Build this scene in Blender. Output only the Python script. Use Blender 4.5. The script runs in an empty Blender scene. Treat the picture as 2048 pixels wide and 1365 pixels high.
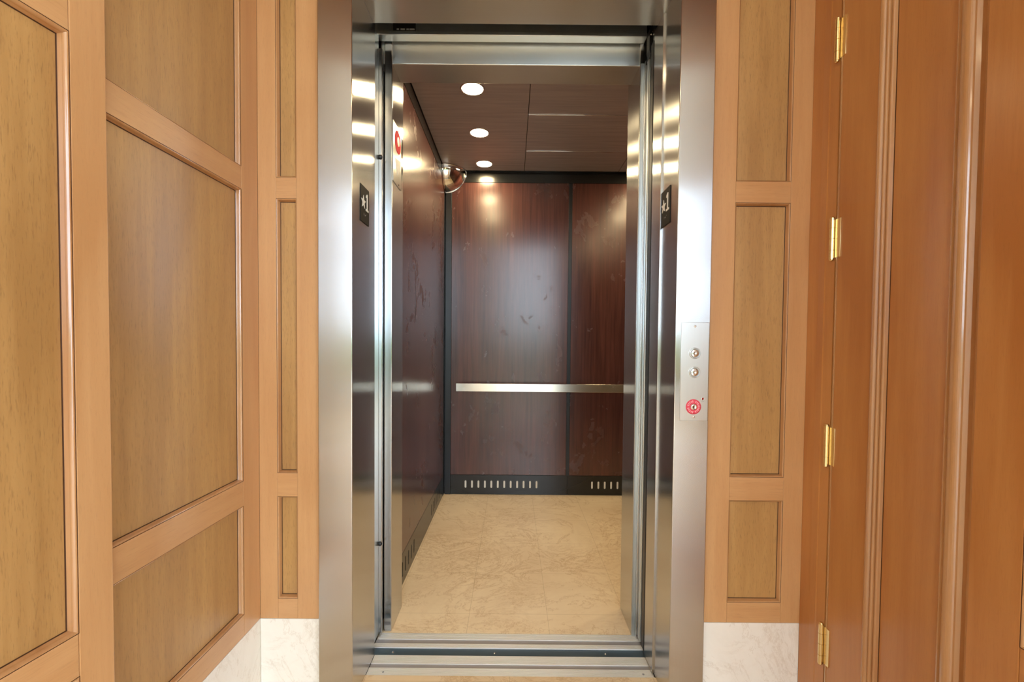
import bpy, bmesh, math, random
from mathutils import Vector, Matrix
random.seed(7)
SC = bpy.context.scene
COL = SC.collection
PI = math.pi

# ------------------------------------------------------------------ camera
EYE = 1.048
F_PX, PITCH, ROLL = 880.0, 0.0263, 0.0090
fw = Vector((0, math.cos(PITCH), -math.sin(PITCH)))
r0 = Vector((1, 0, 0)); u0 = r0.cross(fw)
rt = math.cos(ROLL) * r0 + math.sin(ROLL) * u0
up = -math.sin(ROLL) * r0 + math.cos(ROLL) * u0
cd = bpy.data.cameras.new('camera'); cam = bpy.data.objects.new('camera', cd); COL.objects.link(cam)
M = Matrix((rt, up, -fw)).transposed().to_4x4(); M.translation = (0, 0, EYE)
cam.matrix_world = M
cd.sensor_width = 36; cd.lens = F_PX / 2048 * 36
cd.shift_x = -0.00014; cd.shift_y = 0.0130; cd.clip_start = 0.02
SC.camera = cam
# ------------------------------------------------------------------ world, light, exposure
w = bpy.data.worlds.new('sky'); SC.world = w; w.use_nodes = True
wn = w.node_tree; bgn = wn.nodes['Background']
bgn.inputs[0].default_value = (0.72, 0.87, 1.0, 1); bgn.inputs[1].default_value = 4.7
SC.view_settings.view_transform = 'Standard'; SC.view_settings.look = 'None'
SC.view_settings.gamma = 1; SC.view_settings.use_curve_mapping = False
SC.view_settings.exposure = 1.0
SC.cycles.use_denoising = True
SC.cycles.max_bounces = 12; SC.cycles.diffuse_bounces = 6; SC.cycles.glossy_bounces = 8
SC.cycles.sample_clamp_indirect = 8.0
SC.cycles.caustics_reflective = True
LAMP_E = 90.0      # radiance of the downlight lenses

# portal in the glazed front of the lobby, lets the sky in
pl = bpy.data.lights.new('window_portal', 'AREA'); pl.shape = 'RECTANGLE'; pl.size = 6.2; pl.size_y = 3.3
pl.cycles.is_portal = True
po = bpy.data.objects.new('window_portal', pl); COL.objects.link(po); po.location = (0, -4.55, 1.75); po.rotation_euler = (PI / 2, 0, PI)
pl2 = pl.copy(); pl2.size = 4.1
po2 = bpy.data.objects.new('window_portal', pl2); COL.objects.link(po2); po2.location = (3.49, -2.55, 1.75); po2.rotation_euler = (PI / 2, 0, -PI / 2)

# ------------------------------------------------------------------ materials
def lin(r, g, b):
    f = lambda c: (c / 255) / 12.92 if c / 255 <= 0.04045 else ((c / 255 + 0.055) / 1.055) ** 2.4
    return (f(r), f(g), f(b), 1)
class NT:
    def __init__(s, name):
        s.m = bpy.data.materials.new(name); s.m.use_nodes = True
        s.t = s.m.node_tree; s.b = s.t.nodes['Principled BSDF']
    def n(s, typ, **k):
        x = s.t.nodes.new('ShaderNode' + typ)
        for a, v in k.items():
            if a == 'inp':
                for i, q in v.items():
                    if isinstance(q, bpy.types.NodeSocket): s.t.links.new(q, x.inputs[i])
                    else: x.inputs[i].default_value = q
            else: setattr(x, a, v)
        return x
    def l(s, a, name): s.t.links.new(a, s.b.inputs[name])
    def coords(s, sc, loc=(0, 0, 0)):
        tc = s.n('TexCoord')
        return s.n('Mapping', inp={0: tc.outputs['Object'], 1: loc, 3: sc}).outputs[0]
    def noise(s, vec, scale=1, detail=4, rough=.55, dist=0):
        return s.n('TexNoise', inp={'Vector': vec, 'Scale': scale, 'Detail': detail, 'Roughness': rough, 'Distortion': dist}).outputs['Fac']
    def ramp(s, fac, stops):
        r = s.n('ValToRGB', inp={0: fac}); e = r.color_ramp.elements
        while len(e) < len(stops): e.new(.5)
        for q, (p, c) in zip(e, stops): q.position = p; q.color = c if len(c) == 4 else (*c, 1)
        return r.outputs[0]
    def mix(s, fac, a, b, mode='MIX'):
        x = s.n('Mix', data_type='RGBA', blend_type=mode)
        for i, q in ((0, fac), (6, a), (7, b)):
            if isinstance(q, bpy.types.NodeSocket): s.t.links.new(q, x.inputs[i])
            else: x.inputs[i].default_value = q
        return x.outputs[2]
    def maprange(s, v, a, b, c, d):
        return s.n('MapRange', inp={0: v, 1: a, 2: b, 3: c, 4: d}).outputs[0]
    def bump(s, h, st, dist=.001):
        b = s.n('Bump', inp={'Strength': st, 'Distance': dist, 'Height': h}); s.l(b.outputs[0], 'Normal')

def simple(name, col, rough=.5, metal=0, spec=.5, coat=0, emit=None):
    t = NT(name); b = t.b
    b.inputs['Base Color'].default_value = col; b.inputs['Roughness'].default_value = rough
    b.inputs['Metallic'].default_value = metal; b.inputs['Specular IOR Level'].default_value = spec
    b.inputs['Coat Weight'].default_value = coat; b.inputs['Coat Roughness'].default_value = .08
    if emit: b.inputs['Emission Color'].default_value = emit[0]; b.inputs['Emission Strength'].default_value = emit[1]
    return t.m

def wood(name, light, dark, pore, grain='V', streak=.5, pores=.5, rough=.33, coat=.35, crough=.16):
    t = NT(name)
    s = (1, 1, .06) if grain == 'V' else (.06, .06, 1)
    k = lambda q: tuple(a * q for a in s)
    big = t.noise(t.coords((3, 3, 1.1)), 1, 3, .5, .6)
    st = t.noise(t.coords(k(34)), 1, 5, .6, .35)
    fine = t.noise(t.coords(k(330) if grain == 'H' else (480, 480, 46)), 1, 2, .7)
    f1 = t.n('Math', operation='MULTIPLY_ADD', inp={0: st, 1: streak, 2: 0}).outputs[0]
    f2 = t.n('Math', operation='MULTIPLY_ADD', inp={0: big, 1: 1 - streak, 2: f1}).outputs[0]
    c = t.ramp(f2, [(.36, dark), (.62, light)])
    pm = t.maprange(fine, .55, .72, 0, pores)
    c = t.mix(pm, c, pore)
    t.l(c, 'Base Color')
    t.l(t.maprange(st, .3, .7, rough - .05, rough + .07), 'Roughness')
    t.b.inputs['Coat Weight'].default_value = coat; t.b.inputs['Coat Roughness'].default_value = crough
    t.bump(fine, .12, .0006)
    return t.m

FL, FD = lin(208, 160, 110), lin(190, 138, 88)
PLt, PD = lin(192, 148, 90), lin(164, 120, 68)
POR = lin(120, 76, 38)
M_frame_v = wood('maple_frame_upright', FL, FD, POR, 'V', .35, .12, .33, .5, .28)
M_frame_h = wood('maple_frame_level', FL, FD, POR, 'H', .35, .18, .33, .5, .28)
M_panel = wood('maple_panel', PLt, PD, lin(118, 80, 42), 'V', .5, .5, .38, .7, .34)
M_bead = wood('maple_bead', lin(198, 150, 102), lin(172, 120, 76), POR, 'V', .3, .1, .2, 1.0, .10)
M_glaze = simple('dark_glaze_line', lin(74, 42, 20), .5)
M_door = wood('maple_door', lin(196, 136, 76), lin(174, 110, 54), lin(118, 70, 34), 'V', .4, .12)
M_lobby = wood('lobby_wood', lin(150, 98, 56), lin(120, 74, 40), POR, 'V', .4, .1)

def steel(name, col, rough, T, aniso=.8, grain=(400, 400, 4)):
    t = NT(name)
    n = t.noise(t.coords(grain), 1, 3, .6)
    n2 = t.noise(t.coords((5, 5, 2.2)), 1, 3, .6)
    d = tuple(c * .93 for c in col[:3]) + (1,)
    t.l(t.mix(n, d, col), 'Base Color')
    t.b.inputs['Metallic'].default_value = 1
    r = t.n('Math', operation='MULTIPLY_ADD', inp={0: n2, 1: .08, 2: rough - .04}).outputs[0]
    t.l(r, 'Roughness')
    t.b.inputs['Anisotropic'].default_value = aniso
    v = t.n('CombineXYZ', inp={0: T[0], 1: T[1], 2: T[2]}); t.l(v.outputs[0], 'Tangent')
    t.bump(n, .05, .0003)
    return t.m
STC = (.63, .64, .65, 1)
M_steel = steel('brushed_steel_upright', STC, .205, (.7, .7, 0), .95)
M_steel_h = steel('brushed_steel_level', (.66, .65, .62, 1), .32, (0, .7, .7), .85, (4, 400, 400))
M_steel_p = steel('satin_steel_plate', (.72, .72, .72, 1), .30, (.7, .7, 0), .5)
M_rail = steel('satin_rail', (.78, .74, .66, 1), .26, (0, .7, .7), .7, (4, 300, 300))
M_alu = simple('aluminium_sill', (.86, .82, .78, 1), .5, .35)
M_alud = simple('aluminium_groove', (.34, .33, .35, 1), .5, .4)
M_gal = simple('galvanised_steel', (.66, .71, .73, 1), .28, .9)
M_brass = simple('polished_brass', (.84, .67, .36, 1), .24, 1)
M_chrome = simple('chrome', (.9, .9, .9, 1), .04, 1)
M_black = simple('black_metal', (.012, .013, .016, 1), .32)
M_kick = simple('black_kick_metal', (.014, .014, .014, 1), .24)
M_dark = simple('shaft_dark', (.01, .011, .012, 1), .6)
M_rubber = simple('black_rubber', (.012, .012, .013, 1), .38)
M_apron = simple('dark_sill_apron', (.05, .085, .12, 1), .5, .2)
M_white = simple('white_print', (.85, .85, .82, 1), .5)
M_grey = simple('grey_print', (.35, .35, .34, 1), .5)
M_sign = simple('black_sign_plate', (.014, .012, .011, 1), .6, spec=.15)
M_red = simple('red_label', (.80, .012, .04, 1), .7, spec=.1)
M_redd = simple('dark_red_lens', (.25, .01, .01, 1), .15)
M_slot_daylit = simple('daylit_slot_backing', (.85, .80, .70, 1), .5)  # pale colour paints the hall daylight reflected in the rear slots
M_lens = simple('lamp_lens', (1, 1, 1, 1), .5, emit=((1.0, .77, .43, 1), LAMP_E))
M_lensroom = simple('lobby_lamp_lens', (1, 1, 1, 1), .5, emit=((1.0, .74, .42, 1), LAMP_E * .75))
M_ceilw = simple('lobby_ceiling_paint', lin(226, 222, 214), .8)
M_wallp = simple('lobby_wall_paint', lin(214, 200, 182), .8)

def laminate():
    t = NT('mahogany_laminate')
    st = t.noise(t.coords((60, 60, 2.2)), 1, 5, .65, .3)
    big = t.noise(t.coords((6, 6, .8)), 1, 3, .5, .5)
    f = t.n('Math', operation='MULTIPLY_ADD', inp={0: st, 1: .6, 2: 0}).outputs[0]
    f = t.n('Math', operation='MULTIPLY_ADD', inp={0: big, 1: .4, 2: f}).outputs[0]
    c = t.ramp(f, [(.34, lin(58, 32, 30)), (.66, lin(98, 58, 50))])
    t.l(c, 'Base Color')
    # finger marks: greasy patches in the polish
    sm = t.noise(t.coords((4, 4, 3), (3.1, 0, 1.7)), 1, 4, .55, 1.2)
    sk = t.noise(t.coords((15, 15, 9), (1, 5, 0)), 1, 5, .6, 1.2)
    a = t.maprange(sm, .56, .64, 0, 1); b = t.maprange(sk, .48, .58, 0, 1)
    ab = t.n('Math', operation='MULTIPLY', inp={0: a, 1: b}).outputs[0]
    t.l(t.maprange(ab, 0, 1, .23, .40), 'Roughness')
    t.b.inputs['Specular IOR Level'].default_value = .75
    return t.m
M_lam = laminate()
def ceil_lam():
    t = NT('ceiling_laminate')
    st = t.noise(t.coords((3, 50, 50)), 1, 4, .6, .2)
    t.l(t.ramp(st, [(.3, lin(158, 148, 150)), (.7, lin(176, 164, 164))]), 'Base Color')
    t.b.inputs['Roughness'].default_value = .27; t.b.inputs['Specular IOR Level'].default_value = .8
    return t.m
M_clam = ceil_lam()

def marble(name, base, vein, vscale=3.0, amt=.7, rough=.3, tile=None, off=(0, 0)):
    t = NT(name)
    v = t.coords((1, 1, 1))
    n1 = t.noise(v, vscale * .9, 10, .72, 1.1)
    n2 = t.noise(t.coords((1, 1.6, 1), (5, 3, 1)), vscale * 2.2, 12, .78, .9)
    patch = t.noise(t.coords((1, 1, 1), (2, 7, 4)), vscale * .9, 5, .6, .4)
    r1 = t.ramp(n1, [(.490, (0, 0, 0)), (.500, (1, 1, 1)), (.503, (1, 1, 1)), (.512, (0, 0, 0))])
    r2 = t.ramp(n2, [(.478, (0, 0, 0)), (.50, (1, 1, 1)), (.505, (1, 1, 1)), (.53, (0, 0, 0))])
    m = t.n('Math', operation='MULTIPLY', inp={0: r2, 1: t.maprange(patch, .44, .62, 0, 1)}).outputs[0]
    cl = t.noise(v, vscale * .7, 6, .65, .5)
    soft = tuple(a * .6 + b * .4 for a, b in zip(base[:3], vein[:3])) + (1,)
    c = t.mix(t.maprange(cl, .35, .68, 0, .8), base, soft)
    c = t.mix(t.n('Math', operation='MULTIPLY', inp={0: m, 1: amt}).outputs[0], c, vein)
    c = t.mix(t.n('Math', operation='MULTIPLY', inp={0: r1, 1: amt * .8}).outputs[0], c, vein)
    if tile:
        tc = t.n('TexCoord'); sp = t.n('SeparateXYZ', inp={0: tc.outputs['Object']})
        js = []
        for i in (0, 1):
            a = t.n('Math', operation='ADD', inp={0: sp.outputs[i], 1: 30 * tile - off[i]}).outputs[0]
            q = t.n('Math', operation='MODULO', inp={0: a, 1: tile}).outputs[0]
            js.append(t.n('Math', operation='LESS_THAN', inp={0: q, 1: .0022}).outputs[0])
        j = t.n('Math', operation='MAXIMUM', inp={0: js[0], 1: js[1]}).outputs[0]
        c = t.mix(t.n('Math', operation='MULTIPLY', inp={0: j, 1: .28}).outputs[0], c, lin(150, 120, 85))
    t.l(c, 'Base Color'); t.b.inputs['Roughness'].default_value = rough
    return t.m
M_floor_car = marble('beige_marble_tile', lin(246, 226, 192), lin(184, 142, 100), 2.4, .5, .2, .30, (-.157, 1.772))
M_floor_hall = marble('beige_marble_hall', lin(232, 208, 172), lin(186, 148, 104), 2.6, .6, .3, .45, (0, 1.33))
M_base = marble('cream_marble_base', lin(246, 240, 230), lin(208, 192, 172), 3.4, .55, .22)

# ------------------------------------------------------------------ mesh helpers
class MB:
    def __init__(s): s.bm = bmesh.new(); s.mats = []
    def mi(s, m):
        if m is None: return 0
        if m not in s.mats: s.mats.append(m)
        return s.mats.index(m)
    def box(s, x0, x1, y0, y1, z0, z1, m=None, bev=0, seg=2):
        r = bmesh.ops.create_cube(s.bm, size=1)
        vs = r['verts']
        for v in vs: v.co = Vector(((x0 + x1) / 2 + v.co.x * (x1 - x0), (y0 + y1) / 2 + v.co.y * (y1 - y0), (z0 + z1) / 2 + v.co.z * (z1 - z0)))
        fs = set(f for v in vs for f in v.link_faces)
        k = s.mi(m)
        for f in fs: f.material_index = k
        if bev:
            es = list(set(e for v in vs for e in v.link_edges))
            r = bmesh.ops.bevel(s.bm, geom=es, offset=bev, segments=seg, affect='EDGES', profile=.5)
            for f in r['faces']: f.material_index = k; f.smooth = True
        return s
    def pbox(s, P, u0, u1, z0, z1, d0, d1, m=None, bev=0):
        c = [s.bm.verts.new(P(u, z, d)) for d in (d0, d1) for (u, z) in ((u0, z0), (u1, z0), (u1, z1), (u0, z1))]
        k = s.mi(m); fs = []
        for q in ((0, 1, 2, 3), (7, 6, 5, 4), (0, 4, 5, 1), (1, 5, 6, 2), (2, 6, 7, 3), (3, 7, 4, 0)):
            f = s.bm.faces.new([c[i] for i in q]); f.material_index = k; fs.append(f)
        bmesh.ops.recalc_face_normals(s.bm, faces=fs)
        if bev:
            es = list(set(e for f in fs for e in f.edges))
            r = bmesh.ops.bevel(s.bm, geom=es, offset=bev, segments=2, affect='EDGES', profile=.5)
            for f in r['faces']: f.material_index = k
        return s
    def sweep(s, P, u0, u1, z0, z1, prof, sides='lrbt'):
        """mitred moulding round the inside of a rectangle; prof = [(inset, depth, material)]"""
        rings = []
        for (i, d, m) in prof:
            a = u0 + (i if 'l' in sides else 0); b = u1 - (i if 'r' in sides else 0)
            c = z0 + (i if 'b' in sides else 0); e = z1 - (i if 't' in sides else 0)
            rings.append([s.bm.verts.new(P(*q, d)) for q in ((a, c), (b, c), (b, e), (a, e))])
        names = 'brtl'
        fs = []
        for j in range(len(prof) - 1):
            k = s.mi(prof[j + 1][2])
            for q in range(4):
                if names[q] not in sides: continue
                A, B = rings[j], rings[j + 1]
                f = s.bm.faces.new((A[q], A[(q + 1) % 4], B[(q + 1) % 4], B[q])); f.material_index = k; fs.append(f)
        return s
    def prism(s, pts, z0, z1, m=None, smooth=False, xform=None):
        xf = xform or (lambda x, y, z: (x, y, z))
        a = [s.bm.verts.new(xf(x, y, z0)) for x, y in pts]; b = [s.bm.verts.new(xf(x, y, z1)) for x, y in pts]
        k = s.mi(m); n = len(pts); fs = []
        for i in range(n):
            f = s.bm.faces.new((a[i], a[(i + 1) % n], b[(i + 1) % n], b[i])); f.smooth = smooth; fs.append(f)
        fs.append(s.bm.faces.new(a[::-1])); fs.append(s.bm.faces.new(b))
        for f in fs: f.material_index = k
        bmesh.ops.recalc_face_normals(s.bm, faces=fs)
        return s
    def lathe(s, prof, origin, axis='Z', seg=40, m=None, sx=1):
        """prof = [(radius, height)] about an axis through origin"""
        o = Vector(origin); k = s.mi(m)
        def pt(r, h, a):
            c, q = r * math.cos(a), r * math.sin(a)
            return o + (Vector((c, q, h)) if axis == 'Z' else Vector((c, h, q)) if axis == 'Y' else Vector((h, c, q)))
        rings = []
        for r, h in prof:
            rings.append([s.bm.verts.new(pt(r, h, 2 * PI * i / seg)) for i in range(seg)] if r > 1e-7 else [s.bm.verts.new(pt(0, h, 0))])
        fs = []
        for A, B in zip(rings, rings[1:]):
            for i in range(seg):
                j = (i + 1) % seg
                if len(A) == 1 and len(B) == 1: continue
                if len(A) == 1: vs = (A[0], B[i], B[j])
                elif len(B) == 1: vs = (A[i], A[j], B[0])
                else: vs = (A[i], A[j], B[j], B[i])
                f = s.bm.faces.new(vs); f.smooth = True; f.material_index = k; fs.append(f)
        bmesh.ops.recalc_face_normals(s.bm, faces=fs)
        return s
    def tube(s, pts, r, seg=10, m=None):
        k = s.mi(m); rings = []
        P = [Vector(p) for p in pts]
        for i, p in enumerate(P):
            d = (P[min(i + 1, len(P) - 1)] - P[max(i - 1, 0)]).normalized()
            a = d.cross(Vector((.3, .5, .81))).normalized(); b = d.cross(a)
            rings.append([s.bm.verts.new(p + r * (math.cos(t) * a + math.sin(t) * b)) for t in [2 * PI * q / seg for q in range(seg)]])
        for A, B in zip(rings, rings[1:]):
            for i in range(seg):
                f = s.bm.faces.new((A[i], A[(i + 1) % seg], B[(i + 1) % seg], B[i])); f.smooth = True; f.material_index = k
        for c in (rings[0][::-1], rings[-1]): s.bm.faces.new(c).material_index = k
        return s
    def build(s, name, m=None, parent=None, origin=None):
        me = bpy.data.meshes.new(name)
        if parent is not None: off = wloc(parent)
        else: off = Vector(origin) if origin else Vector((0, 0, 0))
        bmesh.ops.translate(s.bm, verts=s.bm.verts, vec=-off)
        s.bm.to_mesh(me); s.bm.free()
        if s.mats:
            for q in s.mats: me.materials.append(q)
        elif m: me.materials.append(m)
        o = bpy.data.objects.new(name, me); COL.objects.link(o)
        if parent is not None: o.parent = parent
        else: o.location = off
        return o
def wloc(o):
    v = Vector(o.location)
    while o.parent: o = o.parent; v += Vector(o.location)
    return v
def tag(o, label=None, cat=None, group=None, kind=None):
    if label: o['label'] = label
    if cat: o['category'] = cat
    if group: o['group'] = group
    if kind: o['kind'] = kind
    return o
def empty(name, loc, label=None, cat=None, group=None, kind=None):
    o = bpy.data.objects.new(name, None); COL.objects.link(o); o.location = loc; o.empty_display_size = .1
    return tag(o, label, cat, group, kind)
def copy_tree(o, parent=None):
    c = o.copy(); COL.objects.link(c)
    if parent: c.parent = parent
    for ch in [q for q in bpy.data.objects if q.parent == o]: copy_tree(ch, c)
    return c

# ------------------------------------------------------------------ plan positions (metres)
YF = 1.262          # face of the hall panelling
YJ = 1.240          # face of the steel jambs
YJB = 1.444         # back of the jambs
XJL0, XJL1 = -.5475, -.4508
XJR0, XJR1 = .4590, .5570
XL, XR = -.727, .844
ZT = 2.60           # alcove ceiling
ZB = .238           # top of marble base
RAILS = [(ZB, .297), (.5975, .665), (1.4525, 1.512), (2.46, ZT)]

# bead profile: hairline dark glaze, steep rounded bead, hairline dark glaze
def bead_prof(wd=.0065, dp=.013):
    pr = [(0, 0, M_bead), (.0002, -.0012, M_glaze), (.0010, -.0012, M_glaze)]
    for i in range(9):
        a = PI / 2 * i / 8
        pr.append((.0008 + (wd - .0012) * (math.sin(a) ** 1.0) * .72, -.0006 - .0062 * (1 - math.cos(a)), M_bead))
    pr.append((wd - .0010, -dp * .80, M_bead)); pr.append((wd - .0004, -dp + .0012, M_bead)); pr.append((wd, -dp + .0002, M_glaze)); pr.append((wd + .0014, -dp + .0001, M_glaze))
    return pr
def cell(parent, P, u0, u1, z0, z1, sides='lrbt', wd=.0065, dp=.013):
    MB().pbox(P, u0, u1, z0, z1, -dp, -dp - .0035).build('recessed_panel', M_panel, parent)
    MB().sweep(P, u0, u1, z0, z1, bead_prof(wd, dp), sides).build('panel_bead', None, parent)
def stile(parent, P, u0, u1, z0=ZB, z1=ZT, m=None):
    MB().pbox(P, u0, u1, z0, z1, 0, -.017, bev=.0005).build('stile', m or M_frame_v, parent)
def rail(parent, P, u0, u1, z0, z1, m=None):
    MB().pbox(P, u0 + .0004, u1 - .0004, z0, z1, -.0001, -.017, bev=.0004).build('rail', m or M_frame_h, parent)

# ------------------------------------------------------------------ THE HALL
# front wall behind the panelling, with the elevator opening
wf = empty('wall_front', (0, YF + .02, 0), kind='structure')
m = MB(); m.box(-1.2, -.549, YF + .02, 1.44, 0, 3.0); m.box(.558, 1.6, YF + .02, 1.44, 0, 3.0); m.box(-.549, .558, YF + .02, 1.44, 2.17, 3.0)
m.build('masonry', M_dark, wf)
Pf = lambda u, z, d: (u, YF - d, z)
# left pilaster
stile(wf, Pf, XL, -.6755); stile(wf, Pf, -.6175, -.5495)
for a, b in RAILS: rail(wf, Pf, -.6755, -.6175, a, b)
for (a, b), (c, d) in zip(RAILS, RAILS[1:]): cell(wf, Pf, -.6755, -.6175, b, c)
# right pilaster
stile(wf, Pf, .5605, .6315); stile(wf, Pf, .7880, XR)
for a, b in RAILS: rail(wf, Pf, .6315, .7880, a, b)
for (a, b), (c, d) in zip(RAILS, RAILS[1:]): cell(wf, Pf, .6315, .7880, b, c)
# panel over the door head
MB().pbox(Pf, -.5495, .5605, 2.175, ZT, 0, -.017).build('rail', M_frame_h, wf)

# left wall (runs towards the camera)
wl = empty('wall_left', (XL, 1.0, 0), kind='structure')
Pl = lambda u, z, d: (XL + d, u, z)
YLN = .783
stile(wl, Pl, 1.186, YF - .0005)
for a, b in RAILS: rail(wl, Pl, YLN, 1.186, a, b)
for (a, b), (c, d) in zip(RAILS, RAILS[1:]): cell(wl, Pl, YLN, 1.186, b, c, 'rbt')
MB().box(-1.0, XL - .018, YLN, YF + .02, 0, 3.0).build('masonry', M_dark, wl)

# marble bases
tag(MB().box(XL + .0005, -.5490, YF + .001, YF + .019, 0, ZB - .0015).build('baseboard_front', M_base, None, (-.64, YF + .01, 0)), kind='structure')
tag(MB().box(.5600, XR, YF + .001, YF + .019, 0, ZB - .0015).build('baseboard_right', M_base, None, (.70, YF + .01, 0)), kind='structure')
tag(MB().box(XL - .017, XL - .0005, YLN, YF + .019, 0, ZB - .0015).build('baseboard_left', M_base, None, (XL, 1.0, 0)), kind='structure')

# panelled leaf nearest the camera on the left, splayed 8 degrees
ANG = math.radians(8)
def Pn(u, z, d):   # u = distance from the far edge towards the camera
    return (-.712 - u * math.sin(ANG) + d * math.cos(ANG), .779 - u * math.cos(ANG) - d * math.sin(ANG), z)
d1 = empty('door_1', (-.712, .779, 0), kind='structure')
LE = .84
def leaf_piece(name, P, u0, u1, z0, z1, m, th=.04, d0=0): MB().pbox(P, u0, u1, z0, z1, d0, -th, bev=.0015).build(name, m, d1)
leaf_piece('stile', Pn, 0, .0560, .012, 2.42, M_frame_v)
leaf_piece('stile', Pn, .70, LE, .012, 2.42, M_frame_v)
for a, b in ((.012, .12), (.482, .555), (1.545, 1.64), (2.33, 2.42)): leaf_piece('rail', Pn, .0565, .6995, a, b, M_frame_h, .039, -.0001)
for a, b in ((.12, .482), (.555, 1.545), (1.64, 2.33)):
    cell(d1, Pn, .056, .70, a, b, 'lrbt', .0085, .014)

# right side: hinged tall door, then the near panelled leaf
wr = empty('wall_right', (XR, .6, 0), kind='structure')
def jb(name, pts, m, parent, z0=0, z1=ZT): return MB().prism(pts, z0, z1, m).build(name, None, parent)
def arc(cx, cy, r, a0, a1, n=8): return [(cx + r * math.cos(a0 + (a1 - a0) * i / n), cy + r * math.sin(a0 + (a1 - a0) * i / n)) for i in range(n + 1)]
jb('casing', [(XR, YF), (XR, 1.262), (XR + .001, 1.222), (XR - .0005, 1.220), (XR - .0015, 1.196), (XR - .0005, 1.192), (XR - .0005, 1.160), (XR + .03, 1.160), (XR + .03, YF)], M_door, wr)
MB().box(XR + .031, 1.05, .80, YF + .02, 0, 3.0).build('masonry', M_dark, wr)
d2 = empty('door_2', (XR, 1.15, 0), kind='structure')
jb('stile', [(XR, 1.150), (XR, 1.036), (XR + .03, 1.036), (XR + .03, 1.150)], M_door, d2, .006, 2.55)
MB().box(XR - .0016, XR + .02, 1.1508, 1.1545, .006, 2.55).build('door_edge', M_bead, d2)
# moulding between stile and fluted panel
pts = [(XR + .004, 1.036), (XR - .001, 1.0345)] + arc(XR + .001, 1.0275, .0065, PI * .6, PI * 1.4, 8) + [(XR + .002, 1.0195)] + arc(XR + .002, 1.0155, .0035, PI * .6, PI * 1.4, 6) + [(XR + .006, 1.0108)] + arc(XR + .006, 1.0065, .0035, PI * .6, PI * 1.4, 6) + [(XR + .012, 1.001), (XR + .03, 1.001), (XR + .03, 1.036)]
jb('moulding', pts, M_bead, d2, .006, 2.55)
MB().box(XR + .0005, XR + .02, 1.0362, 1.0375, .006, 2.55).build('glaze_line', M_glaze, d2)
MB().box(XR + .0105, XR + .02, .9995, 1.0012, .006, 2.55).build('glaze_line', M_glaze, d2)
jb('recessed_panel', [(XR + .011, 1.001), (XR + .011, .853), (XR + .03, .853), (XR + .03, 1.001)], M_door, d2, .006, 2.55)
pts = [(XR + .010, .8545), (XR - .002, .8530), (XR - .003, .8500), (XR + .001, .8480)] + arc(XR + .004, .832, .014, PI * .62, PI * 1.38, 12) + [(XR + .004, .814), (XR + .010, .812), (XR + .010, .803), (XR + .03, .803), (XR + .03, .8545)]
jb('moulding', pts, M_bead, d2, .006, 2.55)
# hinges
def hinge(z, first=None):
    if first:
        c = copy_tree(first, d2); c.location.z += z - HZ[0]; return c
    hx, hy = XR - .0065, 1.1640
    m = MB(); zs = [z - .054 + .108 * i for i in (0, .22, .5, .76, 1)]
    for i in range(4):
        a, b = zs[i] + .0006, zs[i + 1] - .0006
        m.lathe([(.0062, a), (.0062, b)], (hx, hy, 0), 'Z', 24)
        for zz in (a, b): m.lathe([(0, zz), (.0062, zz)], (hx, hy, 0), 'Z', 24)
    m.lathe([(.0042, zs[0]), (.0042, zs[-1])], (hx, hy, 0), 'Z', 16)
    m.lathe([(0, zs[0] - .004), (.003, zs[0] - .004), (.0055, zs[0] - .001), (.005, zs[0] + .001), (0, zs[0] + .001)], (hx, hy, 0), 'Z', 16)
    m.lathe([(0, zs[-1] + .004), (.003, zs[-1] + .004), (.0055, zs[-1] + .001), (.005, zs[-1] - .001), (0, zs[-1] - .001)], (hx, hy, 0), 'Z', 16)
    h = m.build('hinge', M_brass, d2)
    h['label'] = 'polished brass hinge'
    MB().box(XR - .0025, XR, 1.1400, 1.1585, z - .050, z + .050, None, .0006).build('hinge_leaf', M_brass, h)
    return h
HZ = [1.842, 1.328, .782, .246]
h0 = hinge(HZ[0])
for z in HZ[1:]: hinge(z, h0)
# near leaf on the right
d3 = empty('door_3', (.83, .78, 0), kind='structure')
XN = .829
Pr = lambda u, z, d: (XN - d, .786 - u, z)
def lp(name, u0, u1, z0, z1, m, d0=0): MB().pbox(Pr, u0, u1, z0, z1, d0, -.036, bev=.0015).build(name, m, d3)
lp('stile', 0, .083, .012, 2.42, M_door); lp('stile', .72, .84, .012, 2.42, M_door)
M_door_h = wood('maple_door_level', lin(198, 136, 78), lin(174, 112, 58), lin(118, 70, 34), 'H', .4, .12)
for a, b in ((.012, .12), (.482, .560), (1.545, 1.64), (2.33, 2.42)): lp('rail', .0835, .7195, a, b, M_door_h, -.0001)
for a, b in ((.12, .482), (.560, 1.545), (1.64, 2.33)): cell(d3, Pr, .083, .72, a, b, 'lrbt', .0085, .014)
# panelling over the two leaves, alcove ceiling
m = MB(); m.box(XR + .02, XR + .06, -.05, .80, 2.44, ZT); m.build('frieze', M_lobby, wr)
m = MB(); m.pbox(Pn, 0, LE, 2.43, ZT, 0, -.04); m.build('frieze', M_lobby, wl)
tag(MB().box(-1.0, 1.1, -.08, YF + .02, ZT, ZT + .05).build('ceiling', M_lobby, None, (0, .6, ZT)), kind='structure')

# floor of hall and lobby
tag(MB().box(-3.4, 3.4, -4.6, 1.3545, -.06, 0).build('floor', M_floor_hall, None, (0, 0, 0)), kind='structure')
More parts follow.
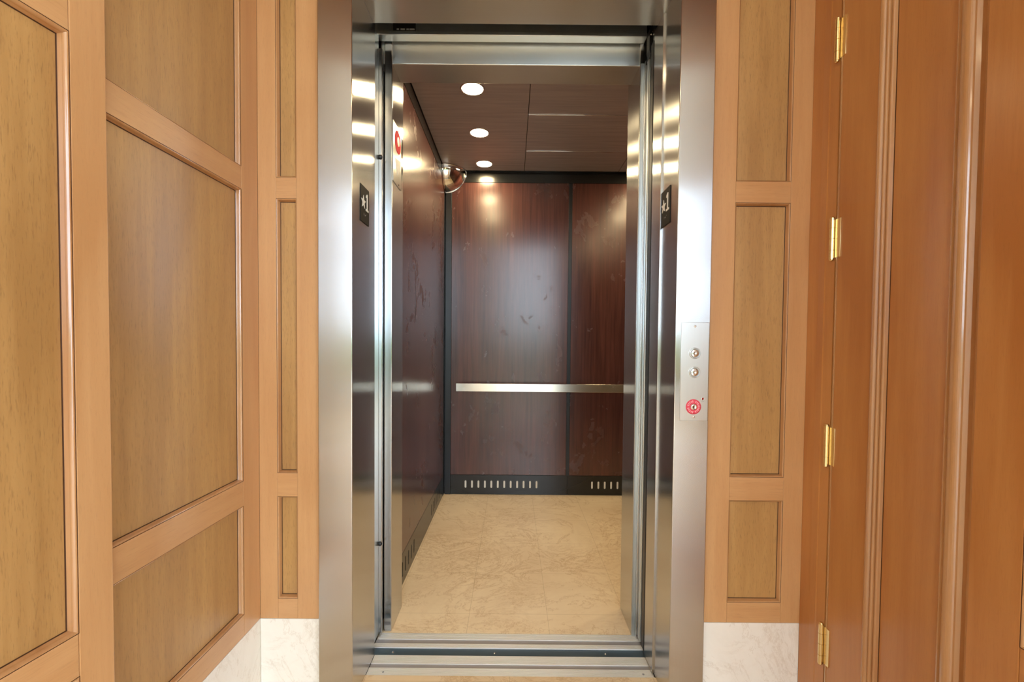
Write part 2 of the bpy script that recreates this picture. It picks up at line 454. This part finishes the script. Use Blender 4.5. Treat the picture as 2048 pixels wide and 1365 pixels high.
# lobby behind the camera: seen only in reflections, and where the light comes from
lb = empty('wall_back', (0, -4.5, 0), kind='structure')
m = MB(); m.box(-3.4, 3.4, -4.6, -4.5, 3.40, 3.75); m.box(-3.4, -3.1, -4.6, -4.5, 0, 3.40); m.box(3.1, 3.4, -4.6, -4.5, 0, 3.40); m.box(-3.1, 3.1, -4.6, -4.5, 0, .12)
m.build('wall_masonry', M_wallp, lb)
m = MB()
for x in (-3.1, -1.9, -.75, .75, 1.9, 3.04): m.box(x, x + .06, -4.58, -4.52, .12, 3.40)
m.box(-3.1, 3.1, -4.58, -4.52, 2.35, 2.41)
tag(m.build('window_1', M_lobby, None, (0, -4.55, .12)), kind='structure')
m = MB()
for y in (-4.56, -3.2, -1.85, -.56): m.box(3.42, 3.48, y, y + .06, .12, 3.40)
m.box(3.42, 3.48, -4.56, -.5, 2.35, 2.41)
tag(m.build('window_added', M_lobby, None, (3.45, -2.5, .12)), kind='structure')  # unseen side window, added to bring cool light onto the left wall
m = MB(); m.box(-3.5, -3.4, -4.6, -.05, 0, 3.75); m.box(3.4, 3.5, -4.6, -.05, 0, .12); m.box(3.4, 3.5, -4.6, -.05, 3.40, 3.75); m.box(3.4, 3.5, -.5, -.05, .12, 3.40); m.box(-.90, .90, -.15, -.05, ZT + .05, 3.75); m.box(-1.9, -.30, -4.6, -4.5, .12, 3.40)  # last box closes back window bays, added to dim the right pilaster
m.box(-3.4, -.90, -.15, -.05, 0, 3.75); m.box(.90, 3.4, -.15, -.05, 0, 3.75)
tag(m.build('wall_lobby', M_wallp, None, (0, -2, 0)), kind='structure')
tag(MB().box(-3.4, 3.4, -4.6, -.08, 3.55, 3.60).build('ceiling_lobby', M_ceilw, None, (0, -2, 3.55)), kind='structure')
tag(MB().box(-14, 14, -22, -4.61, -.08, -.03).build('ground_outside', simple('paving_outside', lin(170, 168, 160), .9), None, (0, -10, -.05)), kind='structure')
hd = MB()
for i in range(40):
    x = -10 + i * .52 + random.uniform(-.1, .1); r = random.uniform(.5, .85)
    hd.lathe([(0, 0), (r, .1), (r * 1.05, .7), (r * .6, 1.25), (0, 1.4)], (x, -10 + random.uniform(-.3, .3), -.03), 'Z', 10)
tag(hd.build('garden_hedge', simple('hedge_green', lin(96, 122, 70), .8), None, (0, -10, -.03)), kind='structure')

# ------------------------------------------------------------------ ELEVATOR DOOR FRAME
ef = empty('elevator_door_frame', (0, 1.34, 0), 'brushed stainless steel elevator door frame around the open doorway', 'elevator door frame')
MB().box(XJL0, XJL1, YJ, YJB, .0005, 2.17, None, .0022, 3).build('jamb', M_steel, ef)
MB().box(XJR0, XJR1, YJ, YJB, .0005, 2.17, None, .0022, 3).build('jamb', M_steel, ef)
MB().box(XJR0 - .0055, XJR0 + .002, 1.372, YJB + .012, .0005, 2.062, None, .0012).build('door_stop', M_steel, ef)
MB().box(XJL1 - .0005, XJR0 + .0005, YJ, 1.428, 2.062, 2.17, None, .0015).build('head', M_steel_h, ef)

def floor_sign(X, face, ynear, label):
    """tactile sign on a jamb reveal; face=+1 looks to +x"""
    yf = ynear + .0765; z0, z1 = 1.405, 1.5135
    rd = 1 if face > 0 else -1         # reading direction along y
    t = empty('floor_sign', (X, (ynear + yf) / 2, z0), label, 'sign', 'floor number signs on the door frame')
    MB().box(min(X, X + face * .0022), max(X, X + face * .0022), ynear, yf, z0, z1, None, .0006).build('sign_plate', M_sign, t)
    def raised(name, poly, m):
        # poly in (reading coordinate 0..0.0765, z)
        b = MB()
        q = [((ynear + r) if rd > 0 else (yf - r), zz) for r, zz in poly]
        b.prism(q, X + face * .0021, X + face * .0032, m, xform=lambda a, c, h: (h, a, c))
        b.build(name, None, t)
    # star
    cx, cz, R = .0235, z0 + .060, .0205
    raised('star_symbol', [(cx + (R if i % 2 == 0 else R * .42) * math.sin(i * PI / 5), cz + (R if i % 2 == 0 else R * .42) * math.cos(i * PI / 5)) for i in range(10)], M_white)
    a, b0 = .045, z0 + .040
    raised('numeral_one', [(a, b0), (a + .024, b0), (a + .024, b0 + .006), (a + .0160, b0 + .006), (a + .0160, b0 + .052), (a + .0105, b0 + .052), (a + .0015, b0 + .0455), (a + .0015, b0 + .039), (a + .0085, b0 + .043), (a + .0085, b0 + .006), (a, b0 + .006)], M_white)
    br = MB()
    for cxx, dots in ((.028, ((0, 0), (1, 1), (0, 2))), (.038, ((1, 1), (0, 2), (1, 2))), (.048, ((0, 0),))):
        for i, j in dots:
            r = cxx + i * .0025; zz = z0 + .028 - j * .0025
            br.lathe([(.0009, 0), (.0007, face * .0005), (0, face * .0008)], (X + face * .0022, (ynear + r) if rd > 0 else (yf - r), zz), 'X', 8)
    br.build('braille_dots', M_grey, t)
floor_sign(XJL1, 1, 1.3025, 'black floor sign with white star and 1 on the left steel jamb')
floor_sign(XJR0, -1, 1.2955, 'black floor sign with white star and 1 on the right steel jamb')

# call station on right jamb
cs = empty('call_button_panel', (.5135, YJ, .832), 'stainless call station with two round buttons and red key ring', 'elevator call panel')
MB().box(.4750, .5530, YJ - .0022, YJ, .832, 1.110, None, .0008).build('face_plate', M_steel_p, cs)
yp = YJ - .0022
for z in (1.0230, .9694):
    bt = MB().lathe([(.0045, -.0032), (.0100, -.0032), (.0108, -.0026), (.0110, 0)], (.5138, yp, z), 'Y', 36).build('call_button', M_chrome, cs)
    MB().lathe([(.0110, -.0004), (.0128, -.0004)], (.5138, yp, z), 'Y', 36).build('button_gap', M_grey, bt)
    MB().lathe([(.0126, 0), (.0128, -.0034), (.0136, -.0038), (.0152, -.0034), (.0158, -.0018), (.0160, 0)], (.5138, yp, z), 'Y', 40).build('bezel', M_gal, bt)
    MB().lathe([(0, -.0016), (.0030, -.0020), (.0046, -.0032)], (.5138, yp, z), 'Y', 20).build('button_dimple', M_steel_p, bt)
for z in (1.0990, .8433):
    MB().lathe([(0, -.0022), (.0018, -.0020), (.0032, -.0010), (.0035, 0)], (.5135, yp, z), 'Y', 16).build('screw', M_chrome, cs)
ks = MB().lathe([(.0085, 0), (.0085, -.0008), (.0215, -.0008), (.0215, 0)], (.5128, yp, .8717), 'Y', 40).build('key_ring', simple('pink_red_label', (.82, .07, .12, 1), .5), cs)
ks['label'] = 'red ring with faint white lettering'
lt = MB()
for k in range(22):
    a = 2 * PI * k / 22
    if k % 6 == 5: continue
    c, s_ = math.cos(a), math.sin(a); h = .0022 if k % 2 else .0030
    for rr in (0.0, .0):
        x0, z0 = .5128 + c * .0155, .8717 + s_ * .0155
        tx, tz = -s_, c
        q = [(x0 - tx * .0010 - c * h, z0 - tz * .0010 - s_ * h), (x0 + tx * .0010 - c * h, z0 + tz * .0010 - s_ * h), (x0 + tx * .0010 + c * h, z0 + tz * .0010 + s_ * h), (x0 - tx * .0010 + c * h, z0 - tz * .0010 + s_ * h)]
        if rr == 0.0: lt.prism(q, yp - .0008, yp - .0011 - .00001 * k, None, xform=lambda a_, c_, h_: (a_, h_, c_))
        break
lt.build('ring_lettering', simple('pale_pink_print', (.85, .45, .47, 1), .5), ks)
kc = MB().lathe([(0, -.0050), (.0030, -.0050), (.0032, -.0062), (.0075, -.0062), (.0092, -.0040), (.0100, 0)], (.5128, yp, .8717), 'Y', 32).build('key_cylinder', M_chrome, cs)
MB().box(.5120, .5136, yp - .0058, yp - .0048, .8692, .8742).build('key_slot', M_dark, kc)
ld = MB().lathe([(0, -.0028), (.0020, -.0022), (.0030, -.0005), (.0031, 0)], (.5391, yp, .8946), 'Y', 20).build('indicator_lens', M_redd, cs)
MB().lathe([(.0030, 0), (.0031, -.0008), (.0040, -.0006), (.0041, 0)], (.5391, yp, .8946), 'Y', 24).build('lens_ring', M_chrome, ld)
m = MB()
for k, wd in enumerate((.0016, .0010, .0016)): m.box(.5360 + k * .0024, .5360 + k * .0024 + wd, yp - .0003, yp, .8868, .8882)
m.build('indicator_caption', M_grey, cs)

# hall sill
hs = empty('hall_sill', (0, 1.40, 0), 'ribbed aluminium threshold at the hall side of the doorway', 'threshold')
x0, x1 = XJL1 + .0003, XJR0 - .0060
m = MB(); m.box(XJL1 + .0002, XJR0 - .0002, 1.3548, 1.4455, -.034, -.0040)
m.build('sill_base', M_alu, hs)
def ribs(y0, y1, n, parent, xa, xb, ztop=.0):
    m = MB(); st = (y1 - y0) / n
    for i in range(n):
        m.box(xa, xb, y0 + i * st, y0 + (i + .62) * st, ztop - .004, ztop, M_alu, .0003, 1)
        m.box(xa, xb, y0 + (i + .62) * st, y0 + (i + 1) * st, ztop - .004, ztop - .0014, M_alud)
    m.build('ribbed_tread', None, parent)
ribs(1.3560, 1.3890, 7, hs, x0, x1); ribs(1.4060, 1.4455, 8, hs, x0, x1)
MB().box(x0, x1, 1.3892, 1.4058, -.0039, -.0025).build('guide_groove', M_alud, hs)
for x in (-.400, .425):
    MB().lathe([(0, .0006), (.003, .0005), (.0036, 0)], (x, 1.368, 0), 'Z', 14).build('screw', M_alud, hs)

# hall door leaf, slid open into the pocket on the right
hdoor = empty('hall_door', (.9, 1.47, 0), 'hall side sliding elevator door slid open behind the right jamb, black rubber edge', 'elevator door')
MB().box(.4585, 1.36, 1.458, 1.492, .008, 2.12, None, .001).build('door_skin', M_steel, hdoor)
MB().box(.4530, .4583, 1.462, 1.490, .008, 2.04, None, .0015).build('edge_strip', M_rubber, hdoor)
# car door leaf
cdoor = empty('car_door', (.9, 1.53, 0), 'car side sliding elevator door slid open at the right, rounded steel edge and black bumper', 'elevator door')
MB().box(.4660, 1.36, 1.505, 1.532, .008, 2.085, None, .001).build('door_skin', M_steel, cdoor)
MB().box(.4525, .4655, 1.508, 1.532, .008, 2.02, None, .004, 3).build('edge_profile', M_gal, cdoor)
bp = MB()
bp.prism([(.4500, 2.035), (.4500, 2.100), (.4560, 2.112), (.4700, 2.112), (.4720, 2.06), (.4680, 2.028), (.4640, 2.018), (.4540, 2.018)], 1.498, 1.530, M_rubber, xform=lambda a, c, h: (a, h, c))
b_ = bp.build('bumper', None, cdoor)
for z, x in ((2.092, .462), (2.083, .455), (2.040, .462)):
    MB().lathe([(0, -.0024), (.0022, -.0018), (.003, 0)], (x, 1.498, z), 'Y', 14).build('bolt', M_chrome, b_)
MB().box(.4520, .4665, 1.4935, 1.534, 2.008, 2.020, None, .003).build('bumper_collar', M_rubber, b_)

# ------------------------------------------------------------------ ELEVATOR CAR
CX0, CX1, CY0, CY1, CZ = -.4632, 1.2350, 1.700, 3.006, 2.199
car = empty('elevator_car', (0, 2.3, 0), 'elevator car interior with dark mahogany laminate panels and beige tile floor', 'elevator')
MB().box(CX0 - .0135, CX1 + .0135, 1.5585, CY1 + .014, -.03, 0).build('car_floor', M_floor_car, car)
m = MB()
m.box(CX0 - .06, CX0 - .016, 1.70, CY1 + .06, -.03, 2.30); m.box(CX0 - .06, CX1 + .06, CY1 + .016, CY1 + .06, -.03, 2.30)
m.box(CX1 + .016, CX1 + .06, 1.70, CY1 + .06, -.03, 2.30); m.box(CX0 - .06, CX1 + .06, 1.60, CY1 + .06, 2.24, 2.30)
m.build('car_shell', M_black, car)
KH, PT = .1355, 2.129
def lam_panel(u0, u1, P, z0=KH + .002, z1=PT): MB().pbox(P, u0, u1, z0, z1, 0, -.014, bev=.0008).build('wall_panel', M_lam, car)
Pb = lambda u, z, d: (u, CY1 - d, z)
Pcl = lambda u, z, d: (CX0 + d, u, z)
Pcr = lambda u, z, d: (CX1 - d, u, z)
lam_panel(-.4165, .3755, Pb); lam_panel(.3995, 1.1885, Pb)
lam_panel(1.715, 2.965, Pcl); lam_panel(1.715, 2.965, Pcr)
def capsule(cx, cz, w_, h_, n=5):
    r = w_ / 2; o = []
    for i in range(n + 1): a = PI * i / n; o.append((cx + r * math.cos(a), cz + h_ / 2 - r + r * math.sin(a)))
    for i in range(n + 1): a = PI + PI * i / n; o.append((cx + r * math.cos(a), cz - h_ / 2 + r + r * math.sin(a)))
    return o
def kick(P, u0, u1, slots, zc, hh, back):
    bm = bmesh.new(); es = []
    def loop(pts, d):
        v = [bm.verts.new(P(a, b, d)) for a, b in pts]
        return v, [bm.edges.new((v[i], v[(i + 1) % len(v)])) for i in range(len(v))]
    _, e = loop([(u0, .002), (u1, .002), (u1, KH), (u0, KH)], 0); es += e
    rims = []
    for c in slots:
        v, e = loop(capsule(c, zc, .0125, hh), 0); es += e; rims.append((c, v))
    bmesh.ops.triangle_fill(bm, edges=es, use_beauty=True, normal=Vector(P(0, 0, 1)) - Vector(P(0, 0, 0)))
    for c, v in rims:
        b2 = [bm.verts.new(P(a, b, -.004)) for a, b in capsule(c, zc, .0125, hh)]
        for i in range(len(v)): bm.faces.new((v[i], v[(i + 1) % len(v)], b2[(i + 1) % len(v)], b2[i]))
    mb = MB(); mb.bm.free(); mb.bm = bm
    k = mb.build('kick_plate', M_kick, car)
    for c in slots:
        q = MB(); f = q.bm.faces.new([q.bm.verts.new(P(a, b, -.0035)) for a, b in capsule(c, zc, .0125, hh)])
        g = bmesh.ops.extrude_face_region(q.bm, geom=[f]); 
        nv = Vector(P(0, 0, -.004)) - Vector(P(0, 0, 0))
        bmesh.ops.translate(q.bm, verts=[x for x in g['geom'] if isinstance(x, bmesh.types.BMVert)], vec=nv)
        bmesh.ops.recalc_face_normals(q.bm, faces=q.bm.faces)
        q.build('vent_slot', back, k)
kick(Pb, -.4165, .3865, [-.3132 + i * .04445 for i in range(12)], .0712, .052, M_slot_daylit)
kick(Pb, .3885, 1.1885, [.5582 + i * .0439 for i in range(12)], .0712, .052, M_slot_daylit)
kick(Pcl, 1.715, 2.965, [1.867 + i * .0555 for i in range(5)] + [2.545 + i * .0555 for i in range(6)], .067, .066, M_dark)
kick(Pcr, 1.715, 2.965, [1.867 + i * .0555 for i in range(5)] + [2.545 + i * .0555 for i in range(6)], .067, .066, M_dark)
# black corner strips, joint and top reveal
MB().box(-.4565, -.4175, CY1 - .004, CY1 + .016, .001, PT + .02, None, .001).build('corner_strip', M_black, car)
MB().box(1.1895, 1.2290, CY1 - .004, CY1 + .016, .001, PT + .02, None, .001).build('corner_strip', M_black, car)
MB().box(CX0 - .0145, CX0 + .001, 2.9665, CY1 - .005, .001, PT + .02).build('corner_strip', M_black, car)
MB().box(.3765, .3985, CY1 + .002, CY1 + .0155, KH, PT).build('joint_strip', M_black, car)
MB().box(CX0, CX1, CY1 - .001, CY1 + .0155, PT + .002, 2.235).build('top_reveal', M_kick, car)
MB().box(CX0 - .0145, CX0 + .001, 1.715, CY1 - .002, PT + .002, 2.235).build('top_reveal', M_kick, car)
MB().box(CX1 - .001, CX1 + .0145, 1.715, CY1 - .002, PT + .002, 2.235).build('top_reveal', M_kick, car)
# ceiling panels
def ceil(x0, x1, y0, y1): MB().box(x0, x1, y0, y1, CZ, CZ + .018, None, .0008).build('ceiling_panel', M_clam, car)
JA, JB = .0720, .7000
ceil(CX0 + .004, JA - .003, 1.60, 2.975); ceil(JB + .003, CX1 - .004, 1.60, 2.975)
yj = [1.60, 2.2455, 2.6660, 2.975]
for a, b in zip(yj, yj[1:]): ceil(JA, JB, a + (.0045 if a > 1.7 else 0), b - .0005)
for y in yj[1:3]: MB().box(JA, JB, y, y + .004, CZ - .0035, CZ + .010, None, .0008).build('ceiling_trim_strip', M_chrome, car)
m = MB(); m.box(JA - .003, JA, 1.60, 2.975, CZ + .004, CZ + .016); m.box(JB, JB + .003, 1.60, 2.975, CZ + .004, CZ + .016); m.build('ceiling_joint', M_dark, car)
MB().box(CX0, CX1, 2.985, CY1 - .002, CZ + .004, CZ + .03).build('ceiling_edge_channel', M_black, car)
# entrance columns, header
lc = MB().box(-.4548, -.4268, 1.5620, 1.6880, .001, 2.20, None, .0028, 3).build('entrance_column', M_steel, car)
MB().box(-.4990, -.4568, 1.5440, 1.5615, .001, 2.06, None, .0022, 3).build('strike_channel', M_steel, lc)
MB().box(-.5050, -.4690, 1.4850, 1.5435, .001, 2.20, None, .0030, 3).build('strike_post', M_gal, lc)
MB().box(CX0 - .03, -.4275, 1.6885, 1.7145, .001, 2.20).build('column_return', M_steel, lc)
for z in (1.688, .330):
    MB().lathe([(0, -.006), (.006, -.0055), (.0078, -.003), (.008, 0)], (-.4635, 1.5440, z), 'Y', 20).build('bumper_stud', M_rubber, lc)
rc = MB().box(.4360, .4950, 1.5560, 1.6720, .001, 2.20, None, .0018, 3).build('entrance_column', M_steel, car)
MB().box(.4375, .4480, 1.5500, 1.5555, .001, 2.02).build('shadow_channel', M_gal, rc)
MB().box(.4485, .4600, 1.5360, 1.5555, .001, 2.02, None, .001).build('strike_channel', M_steel, rc)
MB().box(.4365, CX1 + .03, 1.6725, 1.7145, .001, 2.20).build('front_return', M_steel, rc)
hd_ = MB().box(-.4700, .4480, 1.5650, 1.6780, 2.0195, 2.245, None, .0025, 3).build('header', M_steel_h, car)
tr = MB().box(-.4800, .4490, 1.5200, 1.5560, 2.0905, 2.1040, None, .002).build('door_track', M_gal, car)
MB().box(-.4800, .4490, 1.5260, 1.5640, 2.1045, 2.1900).build('track_cover', M_gal, tr)
lab = MB().box(-.4150, -.3380, 1.5235, 1.5255, 2.1050, 2.1500).build('notice_label', M_sign, tr)
m = MB()
for xa, xb in ((-.402, -.394), (-.389, -.374), (-.369, -.360), (-.358, -.341)): m.box(xa, xb, 1.5228, 1.5234, 2.1075, 2.1125)
m.build('label_print', M_grey, lab)
# car sill
sl = MB().box(-.468, 1.30, 1.4830, 1.5575, -.035, -.0040).build('car_sill', M_alu, car)
ribs(1.4830, 1.5040, 4, sl, -.468, .470); ribs(1.5245, 1.5575, 5, sl, -.460, .470)
MB().box(-.468, .470, 1.5042, 1.5243, -.0039, -.0025).build('guide_groove', M_alud, sl)
ap = MB().box(-.468, .470, 1.4470, 1.4829, -.030, -.0045).build('sill_apron', M_apron, sl)
for x in (-.395, -.050, .325): MB().lathe([(0, .0022), (.0022, .0018), (.0034, 0)], (x, 1.464, -.0045), 'Z', 14).build('bolt', M_chrome, ap)
# dark shaft front lining so nothing shows through the running clearance
m = MB(); m.box(-.9, 1.5, 1.30, 1.56, -.4, -.062); m.box(-.9, -.56, 1.4455, 1.9, -.4, 2.6); m.box(-.9, 1.5, 1.4455, 1.60, 2.30, 2.5); m.box(1.38, 1.5, 1.4455, 1.9, -.4, 2.6)
m.box(-.56, -.506, 1.4455, 1.70, -.03, 2.30)
m.box(-.95, 1.6, 1.30, 3.30, -.45, -.40); m.box(-.95, 1.6, 3.20, 3.30, -.45, 2.7); m.box(-.95, 1.6, 1.4455, 3.30, 2.60, 2.70)
m.box(-.95, -.90, 1.30, 3.30, -.45, 2.7); m.box(1.50, 1.60, 1.30, 3.30, -.45, 2.7); m.box(-.95, 1.6, 1.25, 1.30, -.45, -.062)
tag(m.build('wall_shaft', M_dark, None, (0, 1.5, 0)), kind='structure')

# notice plate on left column reveal
XC = -.4268
npl = empty('notice_plate', (XC, 1.62, 1.61), 'steel plate with red round notice and white card on the left car column', 'notice plate')
def on_col(name, pts, t0, t1, m_, parent): 
    return MB().prism(pts, XC + t0, XC + t1, m_, xform=lambda a, c, h: (h, a, c)).build(name, None, parent)
on_col('face_plate', [(1.566, 1.617), (1.676, 1.617), (1.676, 1.829), (1.566, 1.829)], .0002, .0022, M_steel_p, npl)
rd_ = on_col('red_notice', arc(1.628, 1.7755, .040, 0, 2 * PI * 35 / 36, 35), .0022, .0032, M_red, npl)
on_col('notice_print', arc(1.632, 1.7800, .016, 0, 2 * PI * 23 / 24, 23), .0032, .0036, simple('pale_notice_print', (.85, .6, .58, 1), .4), rd_)
on_col('white_card', [(1.590, 1.706), (1.624, 1.655), (1.664, 1.690), (1.664, 1.722)], .0022, .0030, M_white, npl)
for z in (1.822, 1.626):
    MB().lathe([(0, .0018), (.002, .0014), (.0028, 0)], (XC + .0022, 1.640, z), 'X', 12).build('screw', M_dark, npl)

# handrail along the rear wall
hr = empty('handrail', (.38, 2.95, .719), 'flat satin metal handrail across the rear wall of the elevator', 'handrail')
MB().box(-.3750, 1.140, 2.9400, 2.9500, .7192, .7730, None, .0012).build('rail_bar', M_rail, hr)
for x in (-.20, .385, .97):
    MB().lathe([(.009, 0), (.009, .0555)], (x, 2.9502, .746), 'Y', 20).build('standoff', M_rail, hr)

# convex mirror, one eighth of a sphere, in the upper rear corner
CXm, CYm, CZm, Rm = CX0 + .002, CY1 - .005, CZ - .001, .140
mir = empty('convex_mirror', (CXm, CYm, CZm), 'small chrome dome mirror in the upper rear left corner', 'mirror')
bm = bmesh.new(); N = 28; g = {}
for i in range(N + 1):
    for j in range(N + 1):
        th = PI / 2 * i / N; ph = PI / 2 * j / N
        if i == 0 and j: g[i, j] = g[0, 0]; continue
        g[i, j] = bm.verts.new((CXm + Rm * math.sin(th) * math.cos(ph), CYm - Rm * math.sin(th) * math.sin(ph), CZm - Rm * math.cos(th)))
for i in range(N):
    for j in range(N):
        vs = [g[i, j], g[i + 1, j], g[i + 1, j + 1], g[i, j + 1]]
        u_ = []
        for v in vs:
            if v not in u_: u_.append(v)
        bm.faces.new(u_).smooth = True
bmesh.ops.recalc_face_normals(bm, faces=bm.faces)
mb = MB(); mb.bm.free(); mb.bm = bm; mo = mb.build('mirror_dome', M_chrome, mir)
# normals must look outwards (away from the corner)
me = mo.data
if me.polygons[len(me.polygons) // 2].normal.dot(Vector((1, -1, -1))) < 0: me.flip_normals()
A = lambda f: [tuple(f(PI / 2 * i / 24)) for i in range(25)]
e_ = Rm + .002
m = MB()
m.tube(A(lambda t: (CXm + e_ * math.sin(t), CYm - .002, CZm - e_ * math.cos(t))), .0026)
m.tube(A(lambda t: (CXm + .002, CYm - e_ * math.sin(t), CZm - e_ * math.cos(t))), .0026)
m.tube(A(lambda t: (CXm + e_ * math.sin(t), CYm - e_ * math.cos(t), CZm - .003)), .0026)
m.build('rim', M_chrome, mir)

# ------------------------------------------------------------------ downlights
def downlight(x, y, z, label, group, lens):
    t = empty('downlight', (x, y, z), label, 'ceiling light', group)
    MB().lathe([(.0475, .004), (.0475, -.0005), (.0500, -.0028), (.0545, -.0022), (.0560, .0)], (x, y, z), 'Z', 40).build('trim_ring', M_steel_p, t)
    MB().lathe([(0, -.0012), (.0470, -.0008)], (x, y, z), 'Z', 40).build('lens', lens, t)
    return t
XLamp = -.191
first = downlight(XLamp, 2.0290, CZ, 'lit round downlight nearest the doorway in the car ceiling', 'downlights in the car ceiling', M_lens)
spots = [(XLamp, 2.4475, 'lit round downlight in the middle of the visible left row'), (XLamp, 2.8660, 'lit round downlight at the rear of the visible left row')]
spots += [(.965, y, 'lit round downlight at the %s of the right row, hidden behind the right jamb' % q) for y, q in ((2.029, 'front'), (2.4475, 'middle'), (2.866, 'rear'))]
for x, y, l in spots:
    c = copy_tree(first); c.location = (x, y, CZ); c['label'] = l
dl = downlight(-1.95, -2.40, 3.55, 'lit lobby ceiling downlight behind the camera, near left', 'lobby downlights', M_lensroom)
for x, y, q in ((1.95, -2.40, 'near right'), (-1.95, -3.7, 'far left'), (1.95, -3.7, 'far right')):
    c = copy_tree(dl); c.location = (x, y, 3.55); c['label'] = 'lit lobby ceiling downlight behind the camera, ' + q
c = copy_tree(dl); c.location = (.10, .15, ZT); c['label'] = 'downlight added unseen above the camera to brighten the alcove panelling'  # unseen lamp added to light the alcove wood
bpy.context.view_layer.update()
